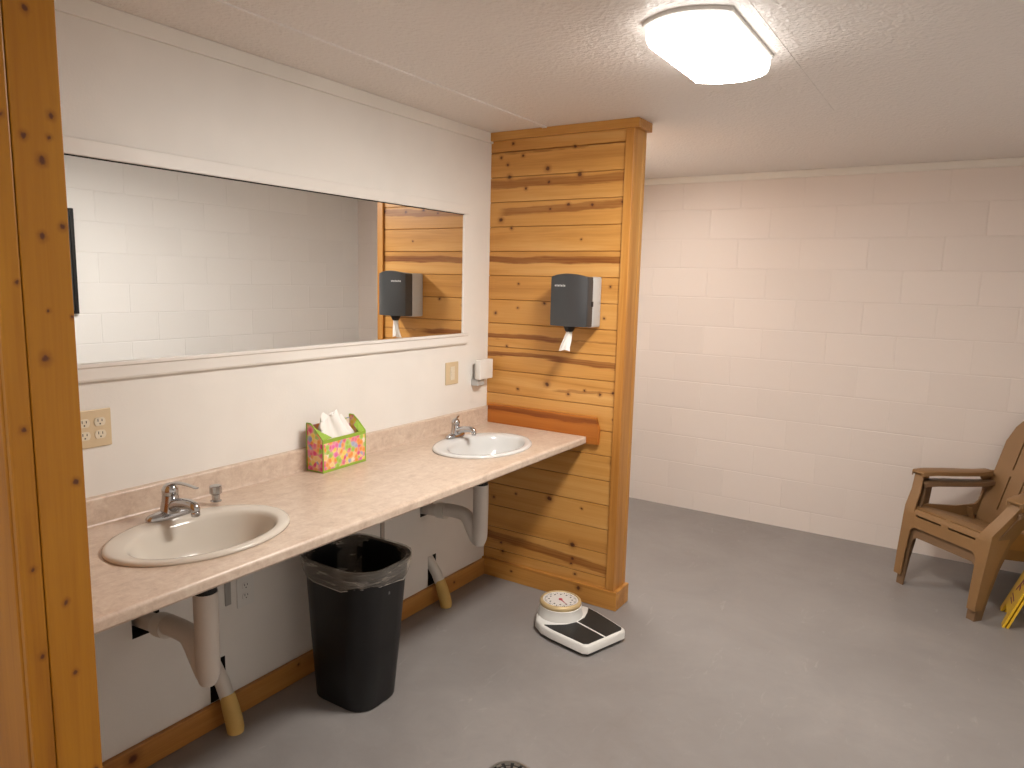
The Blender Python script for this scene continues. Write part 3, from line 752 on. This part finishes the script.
# ------------------------------------------------------------------ scale
def bath_scale():
    ax = Vector((-.95, .31)).normalized(); rz = math.atan2(ax.y, ax.x) - PI/2
    t = thing('bathroom_scale', (.775, 2.868, 0), rz, 'white mechanical bathroom scale with round dial and black foot mats', 'bathroom scale')
    mw = mat('white_enamel', (.76, .74, .70), .3)
    # outline in local coords: y towards the dial
    def outline(g=0.0, n=40):
        pts = []
        ctrl = [(-.112, -.172), (.112, -.172), (.128, -.155), (.150, .02), (.150, .075), (.128, .135), (.085, .178), (.03, .197), (-.03, .197), (-.085, .178), (-.128, .135), (-.150, .075), (-.150, .02), (-.128, -.155)]
        for x, y in ctrl:
            v = Vector((x, y)); 
            pts.append((x*(1-g/.14), y*(1-g/.18)))
        return pts
    bm = bmesh.new()
    def ring(g, z): return [(x, y, z) for x, y in outline(g)]
    rg = [ring(.006, .012), ring(.0, .016), ring(.0, .044), ring(.004, .050), ring(.012, .052)]
    bm_loft(bm, rg); 
    obj('body', bm, mw, t, smooth=45)
    bm = bmesh.new(); bm_loft(bm, [ring(.014, 0), ring(.012, .0125)]); obj('foot', bm, M_BLACK, t)
    # foot mats
    mr = mat('ribbed_black_rubber', (.018, .018, .017), .55); n = NT(mr); w_ = n.node('ShaderNodeTexWave'); n.put(w_.inputs['Vector'], n.coord()); w_.inputs['Scale'].default_value = 45; n.l.new(n.bump(w_.outputs['Fac'], .4, .002), n.b.inputs['Normal'])
    for s in (1, -1):
        pts = [(s*.006, -.160), (s*.100, -.160), (s*.116, -.148), (s*.136, .015), (s*.136, .070), (s*.103, .042), (s*.055, .013), (s*.006, .004)]
        bm = bmesh.new(); bm_loft(bm, [[(x, y, .0522) for x, y in pts], [(x, y, .0545) for x, y in pts]]); obj('foot_mat', bm, mr, t)
    dc = (0, .113); t.scale = (1.07, 1.09, 1.07)
    bm = bmesh.new(); bm_lathe(bm, (dc[0], dc[1], 0), [(.101, .050), (.101, .060), (.096, .070), (.095, .098), (.090, .100)], 48); dh = obj('dial_housing', bm, mw, t, smooth=40)
    bm = bmesh.new(); bm_lathe(bm, (dc[0], dc[1], 0), [(.091, .099), (.094, .106), (.092, .115), (.087, .120), (.081, .121), (.079, .116)], 48, cap=False); obj('dial_ring', bm, mat('tan_metal_ring', (.62, .46, .24), .35, .2), dh, smooth=40)
    bm = bmesh.new(); bm_lathe(bm, (dc[0], dc[1], 0), [(.080, .114), (.0795, .1162), (0, .1163)], 48); obj('dial_face', bm, mat('dial_card', (.74, .70, .66), .35), dh)
    bm = bmesh.new()
    for k in range(48):
        a = 2*PI*k/48; r1, r2, hw = (.060, .072, .0014) if k % 4 == 0 else (.066, .072, .0007)
        d = Vector((math.cos(a), math.sin(a))); p = Vector((-d.y, d.x))*hw; c = Vector(dc)
        q = [c+d*r1-p, c+d*r2-p, c+d*r2+p, c+d*r1+p]
        bm_loft(bm, [[(v.x, v.y, .1164) for v in q], [(v.x, v.y, .1168) for v in q]])
    for k in range(12):
        a = 2*PI*(k+.5)/12; c = Vector(dc)+Vector((math.cos(a), math.sin(a)))*.052
        bm_box(bm, (c.x-.004, c.y-.003, .1164), (c.x+.004, c.y+.003, .1168))
    obj('dial_marks', bm, M_DARK, dh)
    bm = bmesh.new(); a = math.radians(-105); d = Vector((math.cos(a), math.sin(a))); p = Vector((-d.y, d.x)); c = Vector(dc)
    q = [c-p*.004, c+d*.06, c+p*.004]
    bm_loft(bm, [[(v.x, v.y, .1170) for v in q], [(v.x, v.y, .1180) for v in q]]); bm_lathe(bm, (dc[0], dc[1], .117), [(.009, 0), (.009, .002), (.006, .003)], 20)
    obj('pointer', bm, mat('red_pointer', (.45, .05, .08), .4), dh)
bath_scale()

# ------------------------------------------------------------------ stacked chairs
M_CHAIR = paint_mat('brown_resin', (.255, .138, .054), .5, 150, .12, .06)
M_CHAIRL = paint_mat('darker_brown_resin', (.19, .11, .055), .5, 150, .12, .08)
def make_chair(loc, rz, label, m):
    t = thing('plastic_armchair', loc, rz, label, 'chair', 'stacked brown plastic chairs')
    TH = .007
    for s in (-1, 1):                      # front legs: L channels that widen upward
        def sec(z, xo, yf, wf, ws):
            return [(s*xo, yf, z), (s*(xo-wf), yf, z), (s*(xo-wf), yf+TH, z), (s*(xo-TH), yf+TH+.002, z), (s*(xo-TH), yf+ws, z), (s*xo, yf+ws, z)]
        bm = bmesh.new()
        bm_loft(bm, [sec(0, .258, 0, .046, .050), sec(.13, .262, .012, .052, .066), sec(.26, .266, .028, .060, .088), sec(.33, .268, .036, .070, .112), sec(.39, .269, .044, .066, .125), sec(.47, .292, .100, .060, .105), sec(.558, .322, .148, .058, .100)])
        obj('leg', bm, m, t, smooth=40)
    # rear legs
    for s in (-1, 1):
        def sec(z, xo, y, w, d): return [(s*xo, y, z), (s*(xo-w), y, z), (s*(xo-w), y+TH, z), (s*(xo-TH), y+TH+.002, z), (s*(xo-TH), y+d, z), (s*xo, y+d, z)]
        bm = bmesh.new(); bm_loft(bm, [sec(0, .235, .590, .04, .05), sec(.15, .243, .535, .045, .07), sec(.30, .250, .470, .05, .11), sec(.36, .252, .455, .05, .13)]); obj('leg', bm, m, t, smooth=40)
    # arms
    for s in (-1, 1):
        bm = bmesh.new(); rings = []
        ctrl = [(.128, .570, .252, .326), (.137, .577, .244, .332), (.20, .582, .228, .322), (.30, .582, .200, .300), (.42, .576, .196, .286), (.50, .572, .196, .276), (.58, .575, .200, .262)]
        for y, z, xi, xo in ctrl:
            rings.append([(s*xi, y, z-.026), (s*xi, y, z-.004), (s*(xi+.008), y, z), (s*(xo-.008), y, z), (s*xo, y, z-.005), (s*xo, y, z-.028), (s*(xo-.006), y, z-.028), (s*(xo-.008), y, z-.009), (s*(xi+.008), y, z-.009), (s*(xi+.006), y, z-.026)])
        bm_loft(bm, rings); obj('armrest', bm, m, t, smooth=40)
    # seat side rails with the curved gusset that rises to the arm and back
    for s in (-1, 1):
        bm = bmesh.new()
        pts = [(.060, .385), (.062, .335), (.12, .318), (.30, .285), (.46, .262), (.60, .262), (.655, .40), (.668, .565), (.56, .560), (.505, .556)]
        for i in range(1, 9):
            a = PI/2 - (PI*.86)*i/8; pts.append((.490+.078*math.cos(a), .458+.098*math.sin(a)))
        pts += [(.38, .368), (.18, .392)]
        bm_loft(bm, [[(s*.250, y, z) for y, z in pts], [(s*.238, y, z) for y, z in pts]])
        obj('side_panel', bm, m, t)
    # front apron and seat, one shell with slots
    bm = bmesh.new()
    def strip(y0, z0, y1, z1, xs, th=.008):
        for xa, xb in xs:
            d = Vector((0, y1-y0, z1-z0)).normalized(); nrm = Vector((0, -d.z, d.y))*th
            q = [(xa, y0, z0), (xb, y0, z0), (xb, y1, z1), (xa, y1, z1)]
            bm_loft(bm, [q, [(x, y-nrm.y, z-nrm.z) for x, y, z in q]])
    full = [(-.245, .245)]
    gaps = [(-.245, -.215), (-.012, .012), (.215, .245)]
    rows = [(.046, .372), (.058, .392), (.066, .396), (.135, .385), (.142, .384), (.212, .367), (.219, .365), (.289, .347), (.296, .345), (.366, .327), (.373, .325), (.443, .305), (.450, .303), (.53, .285)]
    strip(.0375, .344, .0385, .354, [(-.245, -.185), (-.022, .022), (.185, .245)]); strip(.0385, .354, .040, .362, full); strip(.040, .362, .046, .376, full); strip(.046, .376, .056, .382, full)
    strip(.056, .382, .062, .385, gaps)
    strip(.062, .385, .075, .388, full)
    for i in range(3, len(rows)):
        y0, z0 = (.075, .388) if i == 3 else rows[i-1]; y1, z1 = rows[i]
        strip(y0, z0, y1, z1, gaps if (i % 2 == 0) else full)
    obj('seat', bm, m, t)
    bm = bmesh.new()                        # apron with an arched underside
    up_, lo_ = [], []
    for i in range(25):
        u = -1+2*i/24; x = u*.215; k = max(0, (abs(u)-.82)/.18); z = .284 - .046*k**2.2
        up_.append((x, .0365, .344)); lo_.append((x, .032-.005*k, z))
    bm_loft(bm, [[p for p in up_], lo_, [(x, y+TH, z) for x, y, z in lo_], [(x, y+TH, z) for x, y, z in up_], up_], cap=False, close=False)
    obj('front_apron', bm, m, t)
    # slatted back
    bm = bmesh.new(); P0 = Vector((0, .515, .275)); dv = Vector((0, .235, .640)).normalized(); nv = Vector((0, -dv.z, dv.y))
    Lb = .690
    def hw(v):
        f = v/Lb
        return .205+.035*math.sin(min(1, f/.55)*PI/2) if f < .55 else .240*math.sqrt(max(0, 1-((f-.55)/.45)**2.3))*.62+.24*.38*(1-max(0, (f-.9)/.1)*.75)
    def top(x): 
        v = Lb
        while v > 0 and hw(v) < abs(x): v -= .003
        return v
    def cell(xa, xb, va0, va1, vb0, vb1, th=.012):
        q = [P0+Vector((xa, 0, 0))+dv*va0, P0+Vector((xb, 0, 0))+dv*vb0, P0+Vector((xb, 0, 0))+dv*vb1, P0+Vector((xa, 0, 0))+dv*va1]
        bm_loft(bm, [q, [p-nv*th for p in q]])
    ns = 5; g = .008; edges = [-.236, -.128, -.043, .043, .128, .236]
    for i in range(ns):
        xa, xb = edges[i]+g/2, edges[i+1]-g/2
        for k in range(4):
            a = xa+(xb-xa)*k/4; b = xa+(xb-xa)*(k+1)/4
            va, vb = top(a), top(b)
            lo = 0.0
            cell(a, b, lo, va, lo, vb)
    for e in edges[1:-1]:
        for v0, v1 in ((0, .10), (.30, .34), (.56, Lb)):
            tt = min(top(e-.004), top(e+.004))
            if v0 < tt: cell(e-g/2, e+g/2, v0, min(v1, tt), v0, min(v1, tt))
    obj('backrest', bm, m, t)
    return t
CH_A = -.72
O1 = Vector((2.16, 4.290, 0))
make_chair((O1.x, O1.y, .060), CH_A, 'upper brown slatted plastic armchair stacked on its twin by the block wall', M_CHAIR)
c2 = make_chair((O1.x+.010, O1.y+.012, 0), CH_A, 'lower brown plastic armchair standing on the floor under its twin', M_CHAIRL)
c2.scale = (.962, 1.0, 1.0)

# ------------------------------------------------------------------ wet floor sign
def sign():
    t = thing('wet_floor_sign', (2.475, 4.15, 0), 0, 'folded yellow caution floor sign leaning on the right wall beside the chairs', 'floor sign')
    my = mat('yellow_sign_plastic', (.78, .47, .02), .4); mp = mat('dark_red_print', (.25, .03, .05), .5)
    top = Vector((.20, 0, .575)); du = top.normalized(); dn = Vector((-du.z, 0, du.x)); Lh = top.length
    def P(u, v, n): return Vector((0, v, 0))+du*u+dn*n
    wd = .275
    outline = [(0, 0), (0, .055), (.055, .075), (.055, wd-.075), (0, wd-.055), (0, wd), (Lh*.9, wd-.02), (Lh, wd-.06), (Lh, .06), (Lh*.9, .02)]
    for k in (0, 1):
        bm = bmesh.new(); n0 = -k*.016
        bm_loft(bm, [[P(u, v, n0) for u, v in outline], [P(u, v, n0-.010) for u, v in outline]])
        if k == 0:
            bm_box(bm, (-.001, .0, .0), (.0, .001, .001))
        sp_ = obj('sign_panel', bm, my, t); front = sp_ if k == 0 else front
    bm = bmesh.new()
    def blot(u0, u1, v0, v1): bm_loft(bm, [[P(u0, v0, .0004), P(u0, v1, .0004), P(u1, v1, .0004), P(u1, v0, .0004)], [P(u0, v0, .0014), P(u0, v1, .0014), P(u1, v1, .0014), P(u1, v0, .0014)]])
    # slipping figure pictogram and two bars of print
    def seg(u0, v0, u1, v1, w_):
        d = Vector((u1-u0, v1-v0)).normalized(); p = Vector((-d.y, d.x))*w_
        q = [(u0-p.x, v0-p.y), (u1-p.x, v1-p.y), (u1+p.x, v1+p.y), (u0+p.x, v0+p.y)]
        bm_loft(bm, [[P(u, v, .0004) for u, v in q], [P(u, v, .0014) for u, v in q]])
    c0 = [(.285+.016*math.cos(2*PI*i/14), .120+.016*math.sin(2*PI*i/14)) for i in range(14)]
    bm_loft(bm, [[P(u, v, .0004) for u, v in c0], [P(u, v, .0014) for u, v in c0]])
    seg(.262, .128, .200, .150, .010); seg(.200, .150, .185, .100, .008); seg(.200, .152, .155, .175, .008); seg(.245, .135, .262, .180, .006); seg(.240, .132, .215, .100, .006)
    seg(.125, .080, .125, .195, .004); seg(.105, .095, .105, .18, .004)
    obj('pictogram', bm, mp, front)
    bm = bmesh.new(); bm_box(bm, (top.x-.02, .085, top.z-.0), (top.x+.035, wd-.085, top.z+.03), .006); obj('handle', bm, my, t)
sign()

# ------------------------------------------------------------------ floor drain
t = thing('floor_drain', (1.046, 1.856, 0), 0, 'round dark metal floor drain at the bottom edge of the photo', 'floor drain')
bm = bmesh.new(); bm_lathe(bm, (0, 0, 0), [(.078, .0), (.078, .003), (.070, .004), (.069, .001)], 40, cap=False); obj('rim', bm, M_STEELD, t, smooth=40)
bm = bmesh.new(); ring = circle((0, 0, .0008), .069, 32); bm.faces.new([bm.verts.new(p) for p in ring]); obj('sump', bm, M_DARK, t)
bm = bmesh.new()
for r in (.062, .046, .030, .014):
    for k in range(12 if r > .02 else 6):
        n_ = 12 if r > .02 else 6; a0 = 2*PI*k/n_; a1 = a0+2*PI/n_*.62
        q = [((r-.0045)*math.cos(a), (r-.0045)*math.sin(a)) for a in (a0, (a0+a1)/2, a1)] + [((r+.0045)*math.cos(a), (r+.0045)*math.sin(a)) for a in (a1, (a0+a1)/2, a0)]
        bm_loft(bm, [[(x, y, .001) for x, y in q], [(x, y, .0035) for x, y in q]])
obj('grate', bm, M_STEELD, t)
